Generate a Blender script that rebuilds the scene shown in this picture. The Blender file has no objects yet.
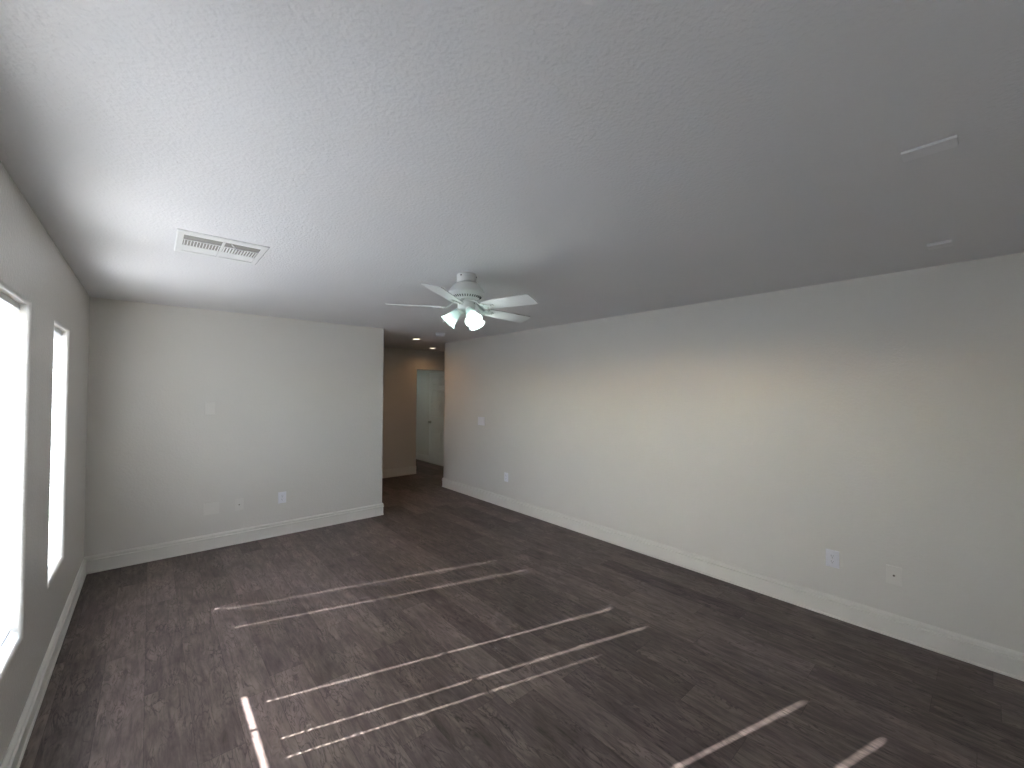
import bpy, bmesh, math, random
from math import sin, cos, radians as rad, pi
from mathutils import Vector, Matrix, Euler

random.seed(7)
scene = bpy.context.scene
COL = scene.collection

# ------------------------------------------------------------------ camera, sky, sun, exposure
H = 2.44
XL, XR, YB, XE, YE, YF = -0.419, 3.767, 5.220, 2.308, 6.096, -0.42
F_PX = 414.576
R_ROWS = ((0.75408696, -0.65674965, 0.00572343),
          (-0.01573804, -0.00935727, 0.99983236),
          (0.65658600, 0.75405062, 0.01739215))      # right, up, forward

cam_data = bpy.data.cameras.new('camera')
cam_data.sensor_width = 36.0
cam_data.lens = F_PX / 1024.0 * 36.0
cam_data.clip_start = 0.03
cam = bpy.data.objects.new('camera', cam_data)
COL.objects.link(cam)
rt, up, fw = (Vector(r) for r in R_ROWS)
m = Matrix((rt, up, -fw)).transposed().to_4x4()
m.translation = Vector((0, 0, 1.6253))
cam.matrix_world = m
scene.camera = cam

SUN_DIR = Vector((1.0, -0.287, -0.62)).normalized()
world = bpy.data.worlds.new('world')
scene.world = world
world.use_nodes = True
world.cycles.sampling_method = 'NONE'
wn = world.node_tree
wn.nodes.clear()
w_out = wn.nodes.new('ShaderNodeOutputWorld')
w_bg = wn.nodes.new('ShaderNodeBackground')
w_sky = wn.nodes.new('ShaderNodeTexSky')
w_sky.sky_type = 'NISHITA'
w_sky.sun_disc = False
w_sky.sun_elevation = rad(31)
w_sky.sun_rotation = math.atan2(-SUN_DIR.x, -SUN_DIR.y)
w_sky.air_density = 1.0
w_sky.dust_density = 1.5
w_bg.inputs['Strength'].default_value = 4.6
wn.links.new(w_sky.outputs[0], w_bg.inputs[0])
wn.links.new(w_bg.outputs[0], w_out.inputs[0])

sun_data = bpy.data.lights.new('sun', 'SUN')
sun_data.energy = 58.0
sun_data.angle = rad(0.53)
sun_data.color = (1.0, 0.99, 0.98)
sun = bpy.data.objects.new('sun', sun_data)
COL.objects.link(sun)
sun.rotation_euler = SUN_DIR.to_track_quat('-Z', 'Y').to_euler()
sun.location = (-6, 4, 6)

scene.view_settings.view_transform = 'Standard'
scene.view_settings.look = 'None'
scene.view_settings.exposure = 0.45
scene.view_settings.gamma = 1.0
scene.view_settings.use_curve_mapping = False
cy = scene.cycles
cy.max_bounces = 12
cy.diffuse_bounces = 8
cy.glossy_bounces = 4
cy.transmission_bounces = 8
cy.transparent_max_bounces = 16
cy.sample_clamp_indirect = 6.0
cy.caustics_reflective = False
cy.caustics_refractive = False

# lamp strengths (watts of the fan and hall lamps, and of one added lamp)
FAN_W = 1.9
HALL_W = 1.3
VEST_W = 2.0  # added lamp, out of view, lights the space past the doorway


# ------------------------------------------------------------------ materials
def new_mat(name):
    mt = bpy.data.materials.new(name)
    mt.use_nodes = True
    nt = mt.node_tree
    b = nt.nodes.get('Principled BSDF')
    return mt, nt, b


def simple(name, col, rough=0.5, metal=0.0, spec=0.5, noise=0.0):
    mt, nt, b = new_mat(name)
    b.inputs['Roughness'].default_value = rough
    b.inputs['Metallic'].default_value = metal
    b.inputs['Specular IOR Level'].default_value = spec
    tc = nt.nodes.new('ShaderNodeTexCoord')
    n = nt.nodes.new('ShaderNodeTexNoise')
    n.inputs['Scale'].default_value = 9.0
    n.inputs['Detail'].default_value = 4.0
    nt.links.new(tc.outputs['Object'], n.inputs['Vector'])
    mx = nt.nodes.new('ShaderNodeMix')
    mx.data_type = 'RGBA'
    k = 0.03 + noise
    mx.inputs[6].default_value = (*[c * (1 - k) for c in col], 1)
    mx.inputs[7].default_value = (*[min(1, c * (1 + k)) for c in col], 1)
    nt.links.new(n.outputs[0], mx.inputs[0])
    nt.links.new(mx.outputs[2], b.inputs['Base Color'])
    return mt


def plaster(name, col, rough, spec, scale, strength, dist, scale2=0, detail=3.0):
    mt, nt, b = new_mat(name)
    b.inputs['Base Color'].default_value = (*col, 1)
    b.inputs['Roughness'].default_value = rough
    b.inputs['Specular IOR Level'].default_value = spec
    tc = nt.nodes.new('ShaderNodeTexCoord')
    n = nt.nodes.new('ShaderNodeTexNoise')
    n.inputs['Scale'].default_value = scale
    n.inputs['Detail'].default_value = detail
    n.inputs['Roughness'].default_value = 0.5
    nt.links.new(tc.outputs['Object'], n.inputs['Vector'])
    bp = nt.nodes.new('ShaderNodeBump')
    bp.inputs['Strength'].default_value = strength
    bp.inputs['Distance'].default_value = dist
    nt.links.new(n.outputs[0], bp.inputs['Height'])
    nt.links.new(bp.outputs[0], b.inputs['Normal'])
    # faint large blotches of roller work
    n2 = nt.nodes.new('ShaderNodeTexNoise')
    n2.inputs['Scale'].default_value = 1.7
    n2.inputs['Detail'].default_value = 3.0
    nt.links.new(tc.outputs['Object'], n2.inputs['Vector'])
    mx = nt.nodes.new('ShaderNodeMix')
    mx.data_type = 'RGBA'
    mx.inputs[6].default_value = (*[c * 0.97 for c in col], 1)
    mx.inputs[7].default_value = (*[c * 1.03 for c in col], 1)
    nt.links.new(n2.outputs[0], mx.inputs[0])
    nt.links.new(mx.outputs[2], b.inputs['Base Color'])
    return mt


WALL_C = (0.74, 0.718, 0.675)
M_WALL = plaster('wall_paint', WALL_C, 0.26, 0.26, 75.0, 0.50, 0.004)
M_CEIL = plaster('ceiling_paint', (0.775, 0.768, 0.772), 0.8, 0.2, 80.0, 0.45, 0.006, detail=2.0)
M_TRIM = simple('trim_paint', (0.80, 0.78, 0.735), 0.38)
M_DOOR = simple('door_paint', (0.78, 0.77, 0.74), 0.4)
M_FAN = simple('fan_white_enamel', (0.82, 0.82, 0.80), 0.35)
M_BLADE = simple('fan_blade_white', (0.80, 0.80, 0.79), 0.45)
M_PLATE = simple('white_plastic', (0.86, 0.86, 0.90), 0.35)
M_PLATEP = simple('painted_plastic', (0.757, 0.735, 0.692), 0.4)
M_DARK = simple('dark_slot', (0.03, 0.03, 0.03), 0.5)
M_COVER = simple('cover_paint', (0.82, 0.81, 0.82), 0.6)
M_JACK = simple('jack_metal', (0.16, 0.14, 0.12), 0.4, 0.6)
M_STEEL = simple('brushed_nickel', (0.55, 0.52, 0.47), 0.35, 1.0)
M_VENT = simple('vent_enamel', (0.80, 0.80, 0.79), 0.4)
M_DUCT = simple('duct_liner', (0.26, 0.25, 0.23), 0.8)
M_VINYL = simple('window_vinyl', (0.80, 0.80, 0.78), 0.4)
M_CORD = simple('blind_cord', (0.80, 0.80, 0.78), 0.8)
M_RAIL = simple('blind_rail_enamel', (0.78, 0.78, 0.78), 0.4)
M_STUCCO = simple('stucco', (0.32, 0.31, 0.31), 0.9, noise=0.05)
M_SAND = simple('gravel_yard', (0.19, 0.185, 0.18), 0.95, noise=0.15)


def slat_mat():
    mt, nt, b = new_mat('blind_slat_enamel')
    nt.nodes.remove(b)
    out = nt.nodes['Material Output']
    d = nt.nodes.new('ShaderNodeBsdfDiffuse')
    d.inputs[0].default_value = (0.82, 0.82, 0.83, 1)
    t = nt.nodes.new('ShaderNodeBsdfTranslucent')
    t.inputs[0].default_value = (0.80, 0.82, 0.86, 1)
    mix = nt.nodes.new('ShaderNodeMixShader')
    mix.inputs[0].default_value = 0.10
    nt.links.new(d.outputs[0], mix.inputs[1])
    nt.links.new(t.outputs[0], mix.inputs[2])
    nt.links.new(mix.outputs[0], out.inputs[0])
    return mt


M_SLAT = slat_mat()


def glass_mat():
    mt, nt, b = new_mat('window_glass')
    nt.nodes.remove(b)
    out = nt.nodes['Material Output']
    t = nt.nodes.new('ShaderNodeBsdfTransparent')
    t.inputs[0].default_value = (0.93, 0.95, 0.94, 1)
    g = nt.nodes.new('ShaderNodeBsdfGlossy')
    g.inputs['Roughness'].default_value = 0.02
    fr = nt.nodes.new('ShaderNodeFresnel')
    fr.inputs[0].default_value = 1.45
    mix = nt.nodes.new('ShaderNodeMixShader')
    nt.links.new(fr.outputs[0], mix.inputs[0])
    nt.links.new(t.outputs[0], mix.inputs[1])
    nt.links.new(g.outputs[0], mix.inputs[2])
    nt.links.new(mix.outputs[0], out.inputs[0])
    return mt


M_GLASS = glass_mat()


def shade_mat():
    mt, nt, b = new_mat('frosted_shade_glass')
    nt.nodes.remove(b)
    out = nt.nodes['Material Output']
    d = nt.nodes.new('ShaderNodeBsdfDiffuse')
    d.inputs[0].default_value = (0.85, 0.90, 0.88, 1)
    t = nt.nodes.new('ShaderNodeBsdfTranslucent')
    t.inputs[0].default_value = (0.84, 0.95, 0.93, 1)
    tr = nt.nodes.new('ShaderNodeBsdfTransparent')
    tr.inputs[0].default_value = (0.85, 0.93, 0.91, 1)
    m1 = nt.nodes.new('ShaderNodeMixShader')
    m1.inputs[0].default_value = 0.6
    m2 = nt.nodes.new('ShaderNodeMixShader')
    m2.inputs[0].default_value = 0.25
    nt.links.new(d.outputs[0], m1.inputs[1])
    nt.links.new(t.outputs[0], m1.inputs[2])
    nt.links.new(m1.outputs[0], m2.inputs[1])
    nt.links.new(tr.outputs[0], m2.inputs[2])
    nt.links.new(m2.outputs[0], out.inputs[0])
    return mt


M_SHADE = shade_mat()


def emit(name, col, s):
    mt, nt, b = new_mat(name)
    nt.nodes.remove(b)
    e = nt.nodes.new('ShaderNodeEmission')
    e.inputs[0].default_value = (*col, 1)
    e.inputs[1].default_value = s
    nt.links.new(e.outputs[0], nt.nodes['Material Output'].inputs[0])
    return mt


M_BULB = emit('lit_bulb', (0.88, 1.0, 0.97), 1.3)
M_LENS = emit('lit_downlight_lens', (1.0, 0.86, 0.66), 3.0)


def floor_mat():
    mt, nt, b = new_mat('vinyl_plank')
    L = nt.links
    N = nt.nodes.new
    tc = N('ShaderNodeTexCoord')
    sep = N('ShaderNodeSeparateXYZ')
    L.new(tc.outputs['Object'], sep.inputs[0])

    def math_(op, a, bb=None, c=None):
        n = N('ShaderNodeMath')
        n.operation = op
        for i, v in enumerate((a, bb, c)):
            if v is None:
                continue
            if isinstance(v, (int, float)):
                n.inputs[i].default_value = v
            else:
                L.new(v, n.inputs[i])
        return n.outputs[0]

    PW, PL = 0.178, 1.22
    u = math_('DIVIDE', sep.outputs[0], PW)
    row = math_('FLOOR', u)
    fu = math_('FRACT', u)
    wn1 = N('ShaderNodeTexWhiteNoise')
    wn1.noise_dimensions = '1D'
    L.new(row, wn1.inputs['W'])
    v = math_('ADD', math_('DIVIDE', sep.outputs[1], PL), wn1.outputs[0])
    colv = math_('FLOOR', v)
    fv = math_('FRACT', v)
    cmb = N('ShaderNodeCombineXYZ')
    L.new(row, cmb.inputs[0])
    L.new(colv, cmb.inputs[1])
    wn2 = N('ShaderNodeTexWhiteNoise')
    wn2.noise_dimensions = '2D'
    L.new(cmb.outputs[0], wn2.inputs['Vector'])
    pr = wn2.outputs[0]
    # grain coordinates: stretched along the plank, shifted per plank
    gx = math_('ADD', sep.outputs[0], math_('MULTIPLY', pr, 37.0))
    gy = math_('ADD', math_('MULTIPLY', sep.outputs[1], 0.12), math_('MULTIPLY', pr, 11.0))
    g = N('ShaderNodeCombineXYZ')
    L.new(gx, g.inputs[0])
    L.new(gy, g.inputs[1])
    L.new(pr, g.inputs[2])
    n1 = N('ShaderNodeTexNoise')
    n1.inputs['Scale'].default_value = 42.0
    n1.inputs['Detail'].default_value = 5.0
    n1.inputs['Roughness'].default_value = 0.6
    n1.inputs['Distortion'].default_value = 0.6
    L.new(g.outputs[0], n1.inputs['Vector'])
    # cathedral figure
    gx2 = math_('ADD', sep.outputs[0], math_('MULTIPLY', pr, 5.0))
    gy2 = math_('ADD', math_('MULTIPLY', sep.outputs[1], 0.22), math_('MULTIPLY', pr, 3.0))
    g2 = N('ShaderNodeCombineXYZ')
    L.new(gx2, g2.inputs[0])
    L.new(gy2, g2.inputs[1])
    n2 = N('ShaderNodeTexNoise')
    n2.inputs['Scale'].default_value = 11.0
    n2.inputs['Detail'].default_value = 2.0
    n2.inputs['Distortion'].default_value = 0.8
    L.new(g2.outputs[0], n2.inputs['Vector'])
    ring = math_('PINGPONG', math_('MULTIPLY', n2.outputs[0], 14.0), 0.5)
    ring = math_('POWER', math_('MULTIPLY', ring, 2.0), 0.6)
    # broad cloudy wear
    n3 = N('ShaderNodeTexNoise')
    n3.inputs['Scale'].default_value = 9.0
    n3.inputs['Detail'].default_value = 5.0
    n3.inputs['Distortion'].default_value = 0.5
    g3 = N('ShaderNodeCombineXYZ')
    L.new(gx2, g3.inputs[0])
    L.new(math_('ADD', math_('MULTIPLY', sep.outputs[1], 0.42), math_('MULTIPLY', pr, 3.0)), g3.inputs[1])
    L.new(g3.outputs[0], n3.inputs['Vector'])
    # dark pores and knots that follow the figure
    n4 = N('ShaderNodeTexNoise')
    n4.inputs['Scale'].default_value = 20.0
    n4.inputs['Detail'].default_value = 3.0
    n4.inputs['Distortion'].default_value = 2.2
    L.new(g2.outputs[0], n4.inputs['Vector'])
    vein = math_('ABSOLUTE', math_('SUBTRACT', n4.outputs[0], 0.5))
    vein = math_('SUBTRACT', 1.0, math_('MINIMUM', math_('MULTIPLY', vein, 18.0), 1.0))
    patch = math_('MINIMUM', math_('MAXIMUM', math_('MULTIPLY', math_('SUBTRACT', n3.outputs[0], 0.45), 7.0), 0.0), 1.0)
    vein = math_('MULTIPLY', vein, patch)
    val = math_('ADD', math_('MULTIPLY', math_('SUBTRACT', n1.outputs[0], 0.5), 0.85),
                math_('ADD', math_('MULTIPLY', math_('SUBTRACT', ring, 0.5), 0.07), math_('MULTIPLY', math_('SUBTRACT', n3.outputs[0], 0.5), 0.85)))
    val = math_('ADD', math_('ADD', val, 0.60), math_('MULTIPLY', math_('SUBTRACT', pr, 0.5), 0.26))
    val = math_('SUBTRACT', val, math_('MULTIPLY', vein, 0.34))
    ramp = N('ShaderNodeValToRGB')
    cr = ramp.color_ramp
    cr.elements[0].position = 0.25
    cr.elements[0].color = (0.040, 0.031, 0.029, 1)
    cr.elements[1].position = 0.92
    cr.elements[1].color = (0.225, 0.180, 0.168, 1)
    e = cr.elements.new(0.58)
    e.color = (0.118, 0.092, 0.086, 1)
    L.new(val, ramp.inputs[0])
    # plank seams
    eu = math_('MINIMUM', fu, math_('SUBTRACT', 1.0, fu))
    ev = math_('MINIMUM', fv, math_('SUBTRACT', 1.0, fv))
    su = math_('LESS_THAN', eu, 0.0065)
    sv = math_('LESS_THAN', ev, 0.0010)
    seam = math_('MAXIMUM', su, sv)
    mx = N('ShaderNodeMix')
    mx.data_type = 'RGBA'
    L.new(math_('MULTIPLY', seam, 0.5), mx.inputs[0])
    L.new(ramp.outputs[0], mx.inputs[6])
    mx.inputs[7].default_value = (0.02, 0.017, 0.016, 1)
    n5 = N('ShaderNodeTexNoise')
    n5.inputs['Scale'].default_value = 2.6
    n5.inputs['Detail'].default_value = 3.0
    L.new(g3.outputs[0], n5.inputs['Vector'])
    tr_ = N('ShaderNodeValToRGB')
    tr_.color_ramp.elements[0].position = 0.38
    tr_.color_ramp.elements[0].color = (1.0, 1.0, 0.95, 1)
    tr_.color_ramp.elements[1].position = 0.62
    tr_.color_ramp.elements[1].color = (1.0, 0.975, 0.985, 1)
    L.new(n5.outputs[0], tr_.inputs[0])
    mt2 = N('ShaderNodeMix')
    mt2.data_type = 'RGBA'
    mt2.blend_type = 'MULTIPLY'
    mt2.inputs[0].default_value = 1.0
    L.new(mx.outputs[2], mt2.inputs[6])
    L.new(tr_.outputs[0], mt2.inputs[7])
    L.new(mt2.outputs[2], b.inputs['Base Color'])
    rr = N('ShaderNodeMapRange')
    rr.inputs[3].default_value = 0.42
    rr.inputs[4].default_value = 0.58
    L.new(n1.outputs[0], rr.inputs[0])
    L.new(rr.outputs[0], b.inputs['Roughness'])
    b.inputs['Specular IOR Level'].default_value = 0.3
    bp = N('ShaderNodeBump')
    bp.inputs['Strength'].default_value = 0.12
    bp.inputs['Distance'].default_value = 0.002
    L.new(math_('SUBTRACT', n1.outputs[0], seam), bp.inputs['Height'])
    L.new(bp.outputs[0], b.inputs['Normal'])
    return mt


M_FLOOR = floor_mat()


# ------------------------------------------------------------------ mesh helpers
class MB:
    def __init__(self):
        self.v, self.f, self.s = [], [], []

    def add(self, verts, faces, smooth=False):
        o = len(self.v)
        self.v += [tuple(x) for x in verts]
        self.f += [tuple(i + o for i in fc) for fc in faces]
        self.s += [smooth] * len(faces)

    def box(self, x0, x1, y0, y1, z0, z1, mat=None):
        vs = [Vector((x, y, z)) for z in (z0, z1) for y in (y0, y1) for x in (x0, x1)]
        if mat is not None:
            vs = [mat @ q for q in vs]
        self.add(vs, [(0, 2, 3, 1), (4, 5, 7, 6), (0, 1, 5, 4), (2, 6, 7, 3), (0, 4, 6, 2), (1, 3, 7, 5)])

    def prism(self, poly, z0, z1):
        n = len(poly)
        vs = [(x, y, z0) for x, y in poly] + [(x, y, z1) for x, y in poly]
        fs = [tuple(reversed(range(n))), tuple(range(n, 2 * n))]
        fs += [(i, (i + 1) % n, n + (i + 1) % n, n + i) for i in range(n)]
        self.add(vs, fs)

    def loops(self, rings, smooth=False, closed=True, cap0=False, cap1=False):
        """rings: list of equal length vertex loops, bridged in order"""
        n = len(rings[0])
        vs = [p for r in rings for p in r]
        fs = []
        for a in range(len(rings) - 1):
            for i in range(n if closed else n - 1):
                j = (i + 1) % n
                fs.append((a * n + i, a * n + j, (a + 1) * n + j, (a + 1) * n + i))
        o = len(self.v)
        self.add(vs, fs, smooth)
        if cap0:
            self.f.append(tuple(o + i for i in reversed(range(n))))
            self.s.append(False)
        if cap1:
            self.f.append(tuple(o + (len(rings) - 1) * n + i for i in range(n)))
            self.s.append(False)

    def lathe(self, prof, seg=32, mat=None, smooth=True, cap0=True, cap1=True):
        rings = []
        for r, z in prof:
            ring = [Vector((r * cos(2 * pi * i / seg), r * sin(2 * pi * i / seg), z)) for i in range(seg)]
            rings.append([mat @ q for q in ring] if mat is not None else ring)
        self.loops(rings, smooth, True, cap0, cap1)

    def tube(self, pts, r, seg=8):
        pts = [Vector(q) for q in pts]
        rings = []
        for i, q in enumerate(pts):
            t = (pts[min(i + 1, len(pts) - 1)] - pts[max(i - 1, 0)]).normalized()
            a = t.orthogonal().normalized()
            b = t.cross(a)
            rings.append([q + r * (cos(2 * pi * k / seg) * a + sin(2 * pi * k / seg) * b) for k in range(seg)])
        self.loops(rings, True, True, True, True)

    def build(self, name, mat, parent=None, bevel=0, autosmooth=None, recalc=True):
        me = bpy.data.meshes.new(name)
        me.from_pydata(self.v, [], self.f)
        for pl, s in zip(me.polygons, self.s):
            pl.use_smooth = s
        if recalc:
            bm = bmesh.new()
            bm.from_mesh(me)
            bmesh.ops.remove_doubles(bm, verts=bm.verts, dist=1e-5)
            bmesh.ops.recalc_face_normals(bm, faces=bm.faces)
            bm.to_mesh(me)
            bm.free()
        me.materials.append(mat)
        o = bpy.data.objects.new(name, me)
        COL.objects.link(o)
        if parent is not None:
            o.parent = parent
        if bevel:
            bv = o.modifiers.new('bevel', 'BEVEL')
            bv.width = bevel
            bv.segments = 3
            bv.limit_method = 'ANGLE'
            bv.angle_limit = rad(40)
        return o


def struct(o):
    o['kind'] = 'structure'
    return o


def thing(name, label, cat, loc=(0, 0, 0), rot=(0, 0, 0), group=None):
    o = bpy.data.objects.new(name, None)
    COL.objects.link(o)
    o.empty_display_size = 0.05
    o.location = loc
    o.rotation_euler = rot
    o['label'] = label
    o['category'] = cat
    if group:
        o['group'] = group
    return o


def dup(root, loc, rot=None, label=None):
    r = root.copy()
    COL.objects.link(r)
    r.location = loc
    if rot is not None:
        r.rotation_euler = rot
    if label:
        r['label'] = label
    for ch in list(root.children):
        c = ch.copy()
        COL.objects.link(c)
        c.parent = r
        for g in list(ch.children):
            d = g.copy()
            COL.objects.link(d)
            d.parent = c
    return r


def arc(cx, cy_, r, a0, a1, n=6):
    return [(cx + r * cos(a0 + (a1 - a0) * i / n), cy_ + r * sin(a0 + (a1 - a0) * i / n)) for i in range(n + 1)]


BN = 0.015   # bullnose radius of the drywall corners

# ------------------------------------------------------------------ setting: floor, ceiling
b = MB()
b.box(-0.62, 5.4, -0.6, 9.8, -0.12, 0.0)
struct(b.build('floor', M_FLOOR))

VENT = (0.115, 0.470, 2.735, 3.065)     # duct opening in the ceiling
b = MB()
xs = [-0.62, VENT[0], VENT[1], 5.4]
ys = [-0.6, VENT[2], VENT[3], 9.8]
for i in range(3):
    for j in range(3):
        if i == 1 and j == 1:
            continue
        b.add([(xs[i], ys[j], H), (xs[i], ys[j + 1], H), (xs[i + 1], ys[j + 1], H), (xs[i + 1], ys[j], H)], [(0, 1, 2, 3)])
        b.add([(xs[i], ys[j], H + .2), (xs[i + 1], ys[j], H + .2), (xs[i + 1], ys[j + 1], H + .2), (xs[i], ys[j + 1], H + .2)], [(0, 1, 2, 3)])
for (xa, ya, xb, yb) in ((xs[1], ys[1], xs[2], ys[1]), (xs[2], ys[1], xs[2], ys[2]), (xs[2], ys[2], xs[1], ys[2]), (xs[1], ys[2], xs[1], ys[1]),
                         (xs[0], ys[0], xs[0], ys[3]), (xs[0], ys[3], xs[3], ys[3]), (xs[3], ys[3], xs[3], ys[0]), (xs[3], ys[0], xs[0], ys[0])):
    b.add([(xa, ya, H), (xb, yb, H), (xb, yb, H + .2), (xa, ya, H + .2)], [(0, 1, 2, 3)])
struct(b.build('ceiling', M_CEIL, recalc=True))

# ------------------------------------------------------------------ setting: walls
# window openings in the left wall: (y0, y1)
ZS, ZT = 0.505, 2.008
WINS = [(3.485, 4.060), (2.285, 2.876), (1.085, 1.665)]
XJ = XL - 0.101          # where the drywall return meets the window frame
XO = XL - 0.150          # outside face


def rect(y0, y1, z0, z1, x, g):
    return [(x, y0 - g, z0 - g), (x, y1 + g, z0 - g), (x, y1 + g, z1 + g), (x, y0 - g, z1 + g)]


b = MB()
cuts = sorted(WINS)
yy = [YF - 0.15]
for a, c in cuts:
    yy += [a - BN, c + BN]
yy.append(YB + 0.12)
zz = [0.0, ZS - BN, ZT + BN, H]
for i in range(len(yy) - 1):
    for j in range(3):
        if i % 2 == 1 and j == 1:
            continue
        b.add([(XL, yy[i], zz[j]), (XL, yy[i + 1], zz[j]), (XL, yy[i + 1], zz[j + 1]), (XL, yy[i], zz[j + 1])], [(0, 1, 2, 3)])
G = 0.045
yo = [yy[0]]
for a, c in cuts:
    yo += [a - G, c + G]
yo.append(yy[-1])
zo = [0.0, ZS - G, ZT + G, H]
for i in range(len(yo) - 1):
    for j in range(3):
        if i % 2 == 1 and j == 1:
            continue
        b.add([(XO, yo[i], zo[j]), (XO, yo[i], zo[j + 1]), (XO, yo[i + 1], zo[j + 1]), (XO, yo[i + 1], zo[j])], [(0, 1, 2, 3)])
for a, c in cuts:
    rings = []
    for k in range(7):
        t = k / 6 * pi / 2
        rings.append(rect(a, c, ZS, ZT, XL - BN * (1 - cos(t)), BN * (1 - sin(t))))
    b.loops(rings, smooth=True)
    b.loops([rect(a, c, ZS, ZT, XL - BN, 0), rect(a, c, ZS, ZT, XJ, 0)])
    b.loops([rect(a, c, ZS, ZT, XJ, 0), rect(a, c, ZS, ZT, XJ, G), rect(a, c, ZS, ZT, XO, G)])
for yv in (yy[0], yy[-1]):
    b.add([(XL, yv, 0), (XL, yv, H), (XO, yv, H), (XO, yv, 0)], [(0, 1, 2, 3)])
struct(b.build('wall_left', M_WALL))

# far wall of the room, round nosed at its free end
T = 0.12
b = MB()
b.prism([(XL, YB)] + arc(XE - BN, YB + BN, BN, -pi / 2, 0) + arc(XE - BN, YB + T - BN, BN, 0, pi / 2) + [(XL, YB + T)], 0, H)
struct(b.build('wall_back', M_WALL))
# long wall opposite the windows
b = MB()
b.prism([(XR, YF - .15), (XR + T, YF - .15)] + arc(XR + T - BN, YE - BN, BN, 0, pi / 2) + arc(XR + BN, YE - BN, BN, pi / 2, pi), 0, H)
struct(b.build('wall_right', M_WALL))
b = MB()
b.box(XL, XR, YF - 0.12, YF, 0, H)
struct(b.build('wall_front', M_WALL))
# hallway beyond
YH = 7.385
OPX0, OPX1, OPZ = 3.948, 4.715, 2.045
b = MB()
b.prism([(0.9, YH)] + arc(OPX0 - BN, YH + BN, BN, -pi / 2, 0) + arc(OPX0 - BN, YH + T - BN, BN, 0, pi / 2) + [(0.9, YH + T)], 0, H)
b.box(OPX0 - BN, OPX1, YH, YH + T, OPZ, H)
b.box(OPX1, 5.3, YH, YH + T, 0, H)
struct(b.build('wall_hall', M_WALL))
b = MB()
b.box(0.78, 0.9, YB + T, YH + T, 0, H)
struct(b.build('wall_hall_west', M_WALL))
b = MB()
b.box(5.18, 5.30, 4.6, YH, 0, H)
b.box(XR + T, 5.18, 4.6, 4.72, 0, H)
struct(b.build('wall_hall_east', M_WALL))
b = MB()
b.box(4.80, 4.92, YH + T, 9.6, 0, H)
b.box(2.9, 4.92, 9.6, 9.72, 0, H)
b.box(2.78, 2.9, YH + T, 9.72, 0, H)
struct(b.build('wall_vestibule', M_WALL))

# ------------------------------------------------------------------ baseboards
PROF = [(0, 0), (.019, 0), (.019, .010), (.0130, .014), (.0130, .102), (.0210, .106), (.0215, .114), (.0120, .119), (.0120, .126),
        (.0165, .130), (.0150, .141), (.0090, .148), (.0050, .152), (0, .152)]


def baseboard(name, path):
    """path: 2D points, board stands on the left hand side of the travel direction"""
    P = [Vector(q) for q in path]
    n = len(P)
    rings = []
    for i in range(n):
        d0 = (P[i] - P[i - 1]).normalized() if i > 0 else (P[1] - P[0]).normalized()
        d1 = (P[i + 1] - P[i]).normalized() if i < n - 1 else d0
        n0, n1 = Vector((-d0.y, d0.x)), Vector((-d1.y, d1.x))
        mv = (n0 + n1)
        mv = mv / max(0.2, mv.dot(n0))
        rings.append([(P[i].x + mv.x * o, P[i].y + mv.y * o, z + 0.0005) for o, z in PROF])
    bb = MB()
    bb.loops(rings, closed=True, cap0=True, cap1=True)
    return struct(bb.build(name, M_TRIM))


e = 0.0004
baseboard('baseboard_left', [(XL + e, YB - .0225), (XL + e, YF)])
baseboard('baseboard_back', [(XE + e, YB + T - .02), (XE + e, YB + .004), (XE - .004, YB - e), (XL + e, YB - e)])
baseboard('baseboard_right', [(XR - e, YF), (XR - e, YE - .004), (XR + .004, YE + e), (XR + T - .02, YE + e)])
baseboard('baseboard_hall', [(OPX0 - .004, YH - e), (0.9, YH - e)])
baseboard('baseboard_vestibule', [(4.80 - e, YH + T), (4.80 - e, 9.6)])

# ------------------------------------------------------------------ windows
for k, (y0, y1) in enumerate(WINS):
    g = G - .001
    f = MB()
    xa, xb = XO + .004, XJ - .0006
    ins = 0.0
    f.box(xa, xb, y0 - g, y0 - ins, ZS - g, ZT + g)
    f.box(xa, xb, y1 + ins, y1 + g, ZS - g, ZT + g)
    f.box(xa, xb, y0 - ins, y1 + ins, ZS - g, ZS + .055)
    f.box(xa, xb, y0 - ins, y1 + ins, ZT - .03, ZT + g)
    zm = 1.212
    f.box(xa + .006, xa + .016, y0, y1, zm - .008, zm + .008)
    win = struct(f.build('window_%d' % (k + 1), M_VINYL))
    mt = MB()
    yc = (y0 + y1) / 2 + .006
    mt.box(xa + .016, xb - .012, yc - .006, yc + .006, ZS + .055, ZT - .03)
    mt.build('muntin', M_VINYL, win)
    gl = MB()
    gx = xa + .010
    gl.add([(gx, y0, ZS + .055), (gx, y1, ZS + .055), (gx, y1, zm - .008), (gx, y0, zm - .008),
            (gx, y0, zm + .008), (gx, y1, zm + .008), (gx, y1, ZT - .03), (gx, y0, ZT - .03)], [(0, 1, 2, 3), (4, 5, 6, 7)])
    gl.build('pane', M_GLASS, win, recalc=False)

# ------------------------------------------------------------------ mini blinds
XB = XL - 0.045
PITCH = 0.0225


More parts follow.
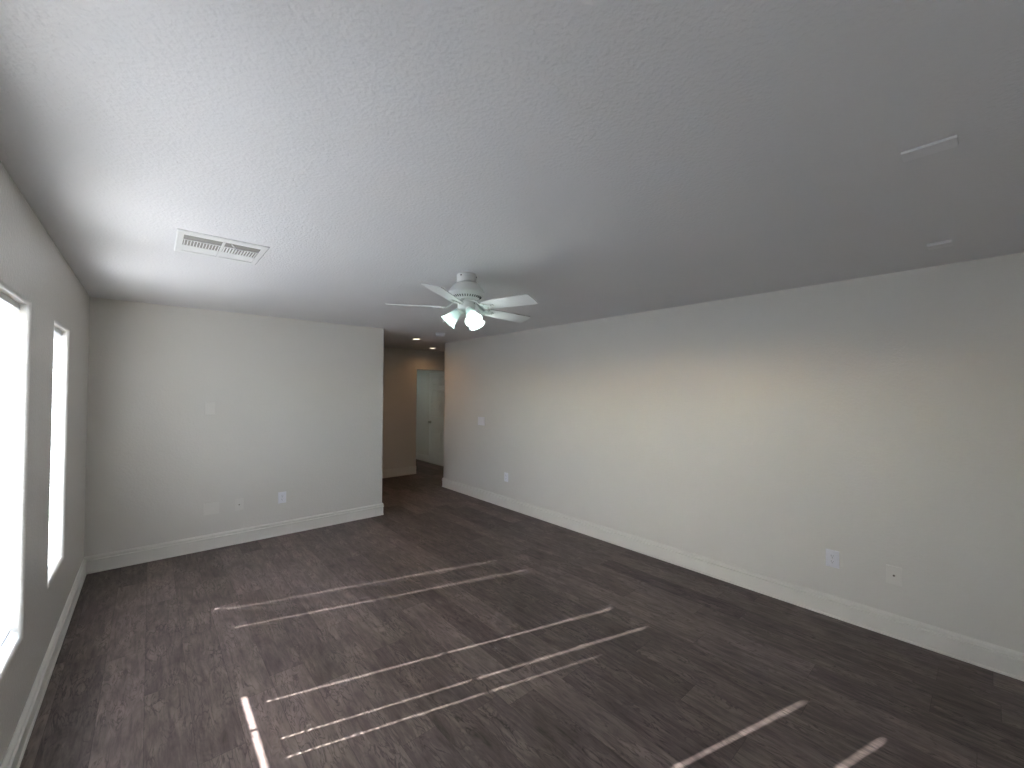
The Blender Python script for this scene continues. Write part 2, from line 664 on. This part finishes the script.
def blind(y0, y1, holes, partial, rail_z, label, rail_end=None, TILT=rad(36), hole_z=.565):
    root = thing('mini_blind', label, 'blind', (XB, (y0 + y1) / 2, ZS), group='mini blinds in the windows')
    yc = (y0 + y1) / 2
    hr = MB()
    L0, L1 = y0 - yc, y1 - yc
    hz1 = ZT - ZS - .003
    hr.box(-.0125, .0125, L0, L1, hz1 - .024, hz1)
    hr.build('headrail', M_RAIL, root, bevel=.002)
    br = MB()
    e1 = (rail_end - yc) if rail_end else L1 - .002
    br.box(-.0105, .0105, L0 + .002, e1, rail_z - ZS, rail_z - ZS + .0105)
    br.build('bottom_rail', M_RAIL, root, bevel=.002)
    sl = MB()
    ss = [-.0125, -.0054, 0, .0054, .0125]
    z = rail_z - ZS + (.029 if rail_end else .024)
    while z < hz1 - .030:
        hs = [(q, .0036) for q in holes] + [(q, .0034 if z + ZS < zf else .0016) for q, zf, zmax in partial if z + ZS < zmax]
        if z + ZS < hole_z:
            hs = []
        cutsy = sorted([(h - yc - w, h - yc + w) for h, w in hs])
        ylist, solid = [L0 + .001], []
        for a, c in cutsy:
            solid.append(True)
            ylist.append(a)
            solid.append(False)
            ylist.append(c)
        solid.append(True)
        ylist.append(L1 - .001)
        vs, fs = [], []
        for yv in ylist:
            for s in ss:
                crown = .0022 * (1 - (s / .0125) ** 2)
                vs.append((s * cos(TILT) - crown * sin(TILT), yv, z + s * sin(TILT) + crown * cos(TILT)))
        for i in range(len(ylist) - 1):
            for j in range(4):
                if not solid[i] and j in (1, 2):
                    continue
                fs.append((i * 5 + j, (i + 1) * 5 + j, (i + 1) * 5 + j + 1, i * 5 + j + 1))
        sl.add(vs, fs, True)
        z += PITCH
    sl.build('slats', M_SLAT, root, recalc=False)
    for h in holes:
        for sx in (-.0122, .0122):
            c = MB()
            c.tube([(sx, h - yc + .011, rail_z - ZS + .010), (sx, h - yc + .011, hz1 - .023)], .0006, 6)
            c.build('ladder_cord', M_CORD, root)
    return root


Y = WINS
blind(Y[0][0] + .004, Y[0][1] - .004, (3.660, 3.978), (), 0.525,
      'white mini blind filling the narrow window nearest the far wall', rail_end=4.012)
blind(Y[1][0] + .004, Y[1][1] - .004, (2.452, 2.757), ((2.324, 1.20, 1.60),), 0.545,
      'white mini blind in the window at the edge of the photo, just above its sill', hole_z=.578)
blind(Y[2][0] + .004, Y[2][1] - .004, (1.224, 1.536), (), ZS + .001,
      'white mini blind in the window closest to the camera, outside the photo', TILT=rad(53))

# ------------------------------------------------------------------ outside
b = MB()
b.box(-30, XO - .0005, -25, 30, -0.35, -0.15)
o = struct(b.build('ground', M_SAND))
b = MB()
b.box(-6.2, -6.0, -12, 20, -0.15, 1.75)
struct(b.build('wall_outside', M_STUCCO))

# ------------------------------------------------------------------ ceiling fan
FX, FY = 1.656, 2.393
fan = thing('ceiling_fan', 'white five-blade ceiling fan with three lit glass shades', 'ceiling fan', (FX, FY, H))
b = MB()
b.lathe([(.001, 0), (.066, 0), (.068, -.006), (.068, -.046), (.064, -.055), (.050, -.060), (.001, -.060)], 40)
can = b.build('canopy', M_FAN, fan)
b = MB()
for az in (202, 322, 82):
    a = rad(az)
    mm = Matrix.Translation((.068 * cos(a), .068 * sin(a), -.018)) @ Matrix.Rotation(a, 4, 'Z') @ Matrix.Rotation(pi / 2, 4, 'Y')
    b = MB()
    b.lathe([(.001, -.002), (.005, -.002), (.005, .003), (.001, .004)], 10, mm)
    b.build('screw', M_DARK, can)
b = MB()
b.lathe([(.001, -.058), (.058, -.058), (.070, -.062), (.094, -.080), (.112, -.102), (.124, -.124), (.1265, -.132), (.1235, -.138),
         (.119, -.140), (.116, -.145), (.106, -.157), (.090, -.169), (.077, -.176), (.066, -.180), (.001, -.180)], 56)
mot = b.build('motor_housing', M_FAN, fan)
b = MB()
for i in range(36):      # vent slots round the lower motor shell
    a = 2 * pi * i / 36
    mm = Matrix.Rotation(a, 4, 'Z') @ Matrix.Translation((.0985, 0, -.1635)) @ Matrix.Rotation(rad(53), 4, 'Y')
    b.box(-.0018, .0018, -.0030, .0030, -.0085, .0085, mm)
b.build('vent_slots', M_DARK, mot)
b = MB()
b.lathe([(.001, -.179), (.060, -.179), (.063, -.181), (.063, -.189), (.058, -.192), (.001, -.192)], 40)
b.build('flywheel', M_FAN, fan)
b = MB()
b.lathe([(.001, -.191), (.050, -.191), (.058, -.194), (.060, -.200), (.060, -.238), (.056, -.246), (.040, -.252), (.001, -.254)], 40)
sw = b.build('switch_housing', M_FAN, fan)
b = MB()
for az in (179, 299, 59):
    a = rad(az)
    mm = Matrix.Translation((.060 * cos(a), .060 * sin(a), -.206)) @ Matrix.Rotation(a, 4, 'Z') @ Matrix.Rotation(pi / 2, 4, 'Y')
    b = MB()
    b.lathe([(.001, -.001), (.004, -.001), (.004, .003), (.001, .004)], 10, mm)
    b.build('screw', M_DARK, sw)

ZBL = 2.207 - H
tilt_m = Matrix(((1, 0, 0, 0), (0, 1, 0, 0), (-.047, -.008, 1, 0), (0, 0, 0, 1)))   # the rotor hangs a little crooked
tilt_rot = Vector((0.047, 0.008, 1)).normalized().rotation_difference(Vector((0, 0, 1))).inverted()
tilt_rot = Vector((0, 0, 1)).rotation_difference(Vector((.047, .008, 1)).normalized()).to_matrix().to_4x4()
PITCH_B = rad(-12)


def blade_mesh():
    """blade along +X, origin at hub; rounded-corner paddle"""
    L0, L1 = .160, .548
    w0, w1 = .054, .068
    out = []
    out += [(L0, -w0 + .012), (L0 + .012, -w0)]
    out += [(L0 + (L1 - L0) * t, -(w0 + (w1 - w0) * t)) for t in (.3, .6, .85)]
    out += arc(L1 - .022, -w1 + .022, .022, -pi / 2, -.25, 5)
    out += arc(L1 - .022, w1 - .022, .022, .25, pi / 2, 5)
    out += [(L0 + (L1 - L0) * t, (w0 + (w1 - w0) * t)) for t in (.85, .6, .3)]
    out += [(L0 + .012, w0), (L0, w0 - .012)]
    mb = MB()
    mb.prism(out, -.003, .003)
    return mb


for k in range(5):
    az = rad(141.1 + 72 * k)
    base = Matrix.Translation((0, 0, ZBL)) @ tilt_rot @ Matrix.Rotation(az, 4, 'Z')
    mb = blade_mesh()
    mm = base @ Matrix.Rotation(PITCH_B, 4, 'X')
    mb.v = [tuple(mm @ Vector(q)) for q in mb.v]
    bl = mb.build('blade', M_BLADE, fan, bevel=.0012)
    ir = MB()
    # cast arm: from flywheel out and down, widening to a trefoil pad under the blade
    rings = []
    for (x, zz_, w, tck) in ((.050, .046, .012, .006), (.072, .043, .010, .006), (.095, .030, .010, .0055), (.118, .010, .012, .005),
                             (.138, -.003, .017, .0045)):
        rings.append([Vector((x, -w, zz_ - tck)), Vector((x, w, zz_ - tck)), Vector((x, w, zz_ + tck)), Vector((x, -w, zz_ + tck))])
    rings = [[base @ Matrix.Rotation(PITCH_B * min(1, max(0, (q.x - .06) / .08)), 4, 'X') @ q for q in r] for r in rings]
    ir.loops(rings, True, True, True, True)
    pad = MB()
    pts = []
    for i in range(48):
        t = 2 * pi * i / 48
        r = .034 + .010 * cos(3 * t)
        pts.append((.178 + 1.25 * r * cos(t), 1.05 * r * sin(t)))
    pad.prism(pts, -.0085, -.0032)
    pv = [mm @ Vector(q) for q in pad.v]
    ir.add(pv, pad.f)
    irn = ir.build('blade_iron', M_FAN, bl)
    for (sx, sy) in ((.215, 0), (.172, .026), (.172, -.026)):
        sc = MB()
        sc.lathe([(.001, -.0115), (.0045, -.0105), (.0055, -.0084), (.001, -.0084)], 10, mm @ Matrix.Translation((sx, sy, 0)))
        sc.build('screw', M_STEEL, bl)

# three arms, shades and bulbs
for az in (142, 258, 18):
    a = rad(az)
    tiltd = rad(47)           # axis below horizontal
    axis = Vector((cos(a) * cos(tiltd), sin(a) * cos(tiltd), -sin(tiltd)))
    o0 = Vector((.034 * cos(a), .034 * sin(a), -.236))
    q = Vector((0, 0, 1)).rotation_difference(axis).to_matrix().to_4x4()
    mm = Matrix.Translation(o0) @ q
    s = MB()
    s.lathe([(.001, 0), (.016, 0), (.017, .012), (.024, .018), (.025, .044), (.021, .048), (.001, .048)], 28, mm)
    arm = s.build('lamp_socket', M_FAN, fan)
    s = MB()
    outer = [(.0262, .030), (.0275, .036), (.030, .050), (.036, .075), (.042, .098), (.048, .118), (.057, .134), (.062, .140)]
    inner = [(r - .0025, z) for r, z in reversed(outer)]
    s.lathe(outer + [(.0605, .1415)] + inner, 40, mm, True, False, False)
    # fluted edge: petal ripple on the rim
    s.build('lamp_shade', M_SHADE, fan)
    s = MB()
    s.lathe([(.001, .048), (.013, .048), (.014, .058), (.022, .074), (.028, .090), (.0285, .100), (.024, .114), (.012, .123), (.001, .125)], 24, mm)
    s.build('bulb', M_BULB, arm)
    ld = bpy.data.lights.new('fan_lamp', 'POINT')
    ld.energy = FAN_W
    ld.color = (0.86, 1.0, 0.95)
    ld.shadow_soft_size = 0.03
    lo = bpy.data.objects.new('fan_lamp', ld)
    COL.objects.link(lo)
    lo.parent = fan
    lo.location = o0 + axis * .136

# ------------------------------------------------------------------ ceiling vent
VX0, VX1, VY0, VY1 = 0.088, 0.499, 2.686, 3.108
vent = thing('ceiling_vent', 'white square louvred air vent set in the ceiling near the windows', 'vent', ((VX0 + VX1) / 2, (VY0 + VY1) / 2, H))
cx, cyv = (VX0 + VX1) / 2, (VY0 + VY1) / 2
hx, hy = (VX1 - VX0) / 2, (VY1 - VY0) / 2
ix0, ix1, iy0, iy1 = .118 - cx, .468 - cx, 2.740 - cyv, 3.062 - cyv


def rl(x0, x1, y0, y1, z):
    return [(x0, y0, z), (x1, y0, z), (x1, y1, z), (x0, y1, z)]


b = MB()
b.loops([rl(-hx, hx, -hy, hy, -.0005), rl(-hx, hx, -hy, hy, -.004), rl(-hx + .006, hx - .006, -hy + .006, hy - .006, -.009),
         rl(ix0, ix1, iy0, iy1, -.009), rl(ix0, ix1, iy0, iy1, -.001)])
b.build('frame', M_VENT, vent)
b = MB()
b.box(-.007, .004, iy0, iy1, -.0105, -.002)
b.build('divider_bar', M_VENT, vent)
b = MB()
b.box(ix0, ix1, iy0, iy1, -.0035, -.0015)
b.build('damper', M_DUCT, vent)
for (xa, xb, wv) in ((ix0 + .0005, -.0075, .0016), (.0045, ix1 - .0005, .0034)):
    for ya, yb in ((.090, .100), (.206, iy1 - iy0 - .0005)):
        b = MB()
        b.box(xa, xb, iy0 + ya, iy0 + yb, -.0075, -.0040)
        b.build('louver_blade', M_VENT, vent, bevel=.001)
    b = MB()
    n = 12
    for i in range(n):
        x = xa + (xb - xa) * (i + .5) / n
        b.box(x - wv, x + wv, iy0 + .1002, iy0 + .2058, -.0075, -.0040)
    b.build('short_louvers', M_VENT, vent)
b = MB()
b.tube([(.034, iy0 + .022, -.005), (.044, iy0 + .040, -.010), (.056, iy0 + .052, -.013)], .0035, 8)
b.build('damper_lever', M_VENT, vent)

# ------------------------------------------------------------------ smoke detector, blank ceiling covers, downlights
sd = thing('smoke_detector', 'small round white smoke detector where the room meets the hall', 'smoke detector', (3.075, 5.085, H))
b = MB()
b.lathe([(.001, 0), (.068, 0), (.070, -.004), (.069, -.012), (.064, -.014)], 40)
b.build('base', M_PLATE, sd)
b = MB()
b.lathe([(.062, -.0135), (.062, -.030), (.058, -.044), (.048, -.050), (.001, -.052)], 40)
b.build('cover', M_PLATE, sd)

for (x, y, w, d, th, lab) in ((1.932, .121, .074, .132, .010, 'larger blank white cover plate on the ceiling, far from the windows'),
                               (3.215, .165, .092, .092, .016, 'smaller blank white cover plate on the ceiling above the wall opposite the windows')):
    c = thing('ceiling_cover_plate', lab, 'cover plate', (x, y, H), (0, 0, 0), 'blank cover plates on the ceiling')
    b = MB()
    b.box(-w / 2, w / 2, -d / 2, d / 2, -th, -.0003)
    b.build('plate', M_COVER, c, bevel=.003)

DL = [(3.142, 5.905, 'round recessed downlight in the hall ceiling, the one nearer the room', HALL_W),
      (4.045, 6.962, 'round recessed downlight in the hall ceiling, by the doorway', HALL_W),
      (3.9, 8.7, 'unseen round downlight added to light the room past the hall doorway', VEST_W)]  # last fixture is invented to brighten the open door, never in view
for i, (x, y, lab, wt) in enumerate(DL):
    d = thing('recessed_light', lab, 'recessed light', (x, y, H), group='recessed downlights')
    b = MB()
    b.lathe([(.060, -.0004), (.080, -.0004), (.079, -.004), (.064, -.007), (.054, -.004), (.054, -.0004)], 40, None, True, False, False)
    b.build('trim_ring', M_FAN, d)
    b = MB()
    b.lathe([(.001, -.002), (.0545, -.002), (.0545, -.0008), (.001, -.0008)], 40)
    b.build('lens', M_LENS, d)
    ld = bpy.data.lights.new('hall_lamp', 'SPOT')
    ld.energy = wt * (6, 2.5, 6)[i]
    ld.spot_size = rad(165)
    ld.spot_blend = 1.0
    ld.color = (1.0, 0.56, 0.24) if i < 2 else (0.93, 1.0, 0.95)
    ld.shadow_soft_size = 0.05
    lo = bpy.data.objects.new('hall_lamp', ld)
    COL.objects.link(lo)
    lo.parent = d
    lo.location = (0, 0, -.03)

# ------------------------------------------------------------------ wall plates (built facing -Y, local z up)
RW_ROT = (0, 0, -pi / 2)    # on the wall opposite the windows: faces -X


def plate_body(root, w, h, mat):
    b = MB()
    rings = []
    for (g, yv) in ((.004, -.0002), (.004, -.0028), (0, -.0030), (0, -.0070), (.0015, -.0085), (.004, -.009)):
        rings.append([(-w / 2 + g, yv, -h / 2 + g), (w / 2 - g, yv, -h / 2 + g), (w / 2 - g, yv, h / 2 - g), (-w / 2 + g, yv, h / 2 - g)])
    b.loops(rings, cap0=True, cap1=True)
    return b.build('cover_plate', mat, root)


def screw(root, x, z, mat):
    b = MB()
    mm = Matrix.Translation((x, -.009, z)) @ Matrix.Rotation(pi / 2, 4, 'X')
    b.lathe([(.001, -.0003), (.003, -.0003), (.0028, .0006), (.001, .0012)], 10, mm)
    return b.build('screw', mat, root)


def outlet(label, loc, rot, mat, w=.080, h=.124):
    root = thing('wall_outlet', label, 'outlet', loc, rot, 'duplex wall outlets')
    plate_body(root, w, h, mat)
    for zc in (.0205, -.0205):
        b = MB()
        pts = arc(0, 0, .0172, rad(40), rad(140), 8) + arc(0, 0, .0172, rad(220), rad(320), 8)
        rings = []
        for (sc_, yv) in ((1, -.0085), (1, -.0105), (.93, -.0112)):
            rings.append([(x * sc_, yv, zc + z * sc_) for x, z in pts])
        b.loops(rings, cap1=True)
        rec = b.build('receptacle', mat, root)
        s = MB()
        s.box(-.0072, -.0054, -.0118, -.0108, zc - .002, zc + .008)
        s.build('slot', M_DARK, rec)
        s = MB()
        s.box(.0054, .0072, -.0118, -.0108, zc - .001, zc + .007)
        s.build('slot', M_DARK, rec)
        s = MB()
        mm = Matrix.Translation((0, -.0108, zc - .0085)) @ Matrix.Rotation(pi / 2, 4, 'X')
        s.lathe([(.0001, 0), (.0026, 0), (.0026, .0009), (.0001, .0009)], 10, mm)
        s.build('ground_hole', M_DARK, rec)
    screw(root, 0, 0, M_STEEL)
    return root


def coax(label, loc, rot, mat, w=.078, h=.122):
    root = thing('cable_jack_plate', label, 'cable jack', loc, rot, 'cable jack plates')
    plate_body(root, w, h, mat)
    b = MB()
    mm = Matrix.Translation((0, -.009, 0)) @ Matrix.Rotation(pi / 2, 4, 'X')
    b.lathe([(.0035, -.0005), (.0062, -.0005), (.0062, .002), (.0055, .0024), (.0048, .009), (.0030, .009), (.0030, .003), (.0001, .003)], 16, mm)
    b.build('jack', M_JACK, root)
    for z in (.042, -.042):
        screw(root, 0, z, mat)
    return root


def rocker(root, x, mat):
    b = MB()
    b.box(x - .0165, x + .0165, -.0125, -.0085, -.033, .033)
    r = b.build('rocker_switch', mat, root, bevel=.001)
    return r


outlet('bright white duplex outlet low on the long wall, beside the cable jack', (XR, .756, .420), RW_ROT, M_PLATE)
coax('wall-coloured cable jack plate on the long wall near the white outlet', (XR, .424, .410), RW_ROT, M_PLATEP)
outlet('white duplex outlet low on the long wall, below the light switches near the hall', (XR, 4.431, .425), RW_ROT, M_PLATE)
sp = thing('light_switch', 'wide white light switch plate with three rockers on the long wall near the hall', 'light switch', (XR, 5.020, 1.172), RW_ROT)
plate_body(sp, .166, .126, M_PLATE)
for x in (-.046, 0, .046):
    rocker(sp, x, M_PLATE)
for x in (-.046, 0, .046):
    screw(sp, x, .050, M_PLATE)
outlet('white duplex outlet low on the far wall, right of the cable jack', (1.130, YB, .418), (0, 0, 0), M_PLATE)
coax('wall-coloured cable jack plate low on the far wall between blank cover and outlet', (.723, YB, .410), (0, 0, 0), M_PLATEP)
bp_ = thing('blank_wall_plate', 'wide wall-coloured blank cover plate low on the far wall', 'cover plate', (.486, YB, .414), (0, 0, 0))
plate_body(bp_, .128, .124, M_PLATEP)
for x in (-.030, .030):
    screw(bp_, x, .030, M_PLATEP)
sw2 = thing('light_switch', 'wall-coloured plate at chest height on the far wall', 'light switch', (.463, YB, 1.434), (0, 0, 0))
plate_body(sw2, .084, .128, M_PLATEP)
rocker(sw2, 0, M_PLATEP)

# ------------------------------------------------------------------ six-panel door, standing open against the wall past the doorway
DX, DY0, DY1, DZ0, DZ1 = 4.738, 7.515, 8.278, 0.012, 2.030
dth = .035
b = MB()
ysl = [DY0, DY0 + .115, DY0 + .332, DY0 + .430, DY0 + .648, DY1]
zsl = [DZ0, .265, .815, 1.045, 1.640, 1.735, 1.915, DZ1]
for i in range(5):
    for j in range(7):
        ya, yb, za, zb = ysl[i], ysl[i + 1], zsl[j], zsl[j + 1]
        if i in (1, 3) and j in (1, 3, 5):
            rings = []
            for (g, dp) in ((0, 0), (.006, .007), (.016, .008), (.034, .003)):
                rings.append([(DX + dp, ya + g, za + g), (DX + dp, yb - g, za + g), (DX + dp, yb - g, zb - g), (DX + dp, ya + g, zb - g)])
            b.loops(rings, cap1=True)
        else:
            b.add([(DX, ya, za), (DX, yb, za), (DX, yb, zb), (DX, ya, zb)], [(0, 1, 2, 3)])
xq = DX + dth
b.add([(xq, DY0, DZ0), (xq, DY1, DZ0), (xq, DY1, DZ1), (xq, DY0, DZ1)], [(0, 1, 2, 3)])
for (ya, za, yb, zb) in ((DY0, DZ0, DY1, DZ0), (DY1, DZ0, DY1, DZ1), (DY1, DZ1, DY0, DZ1), (DY0, DZ1, DY0, DZ0)):
    b.add([(DX, ya, za), (DX, yb, zb), (xq, yb, zb), (xq, ya, za)], [(0, 1, 2, 3)])
door = struct(b.build('door_1', M_DOOR))
b = MB()
mm = Matrix.Translation((DX, DY1 - .066, .925)) @ Matrix.Rotation(-pi / 2, 4, 'Y')
b.lathe([(.001, 0), (.032, 0), (.032, .004), (.026, .009), (.012, .012), (.011, .030), (.020, .038), (.027, .048), (.027, .058), (.018, .066), (.001, .068)], 28, mm)
b.build('door_knob', M_STEEL, door)
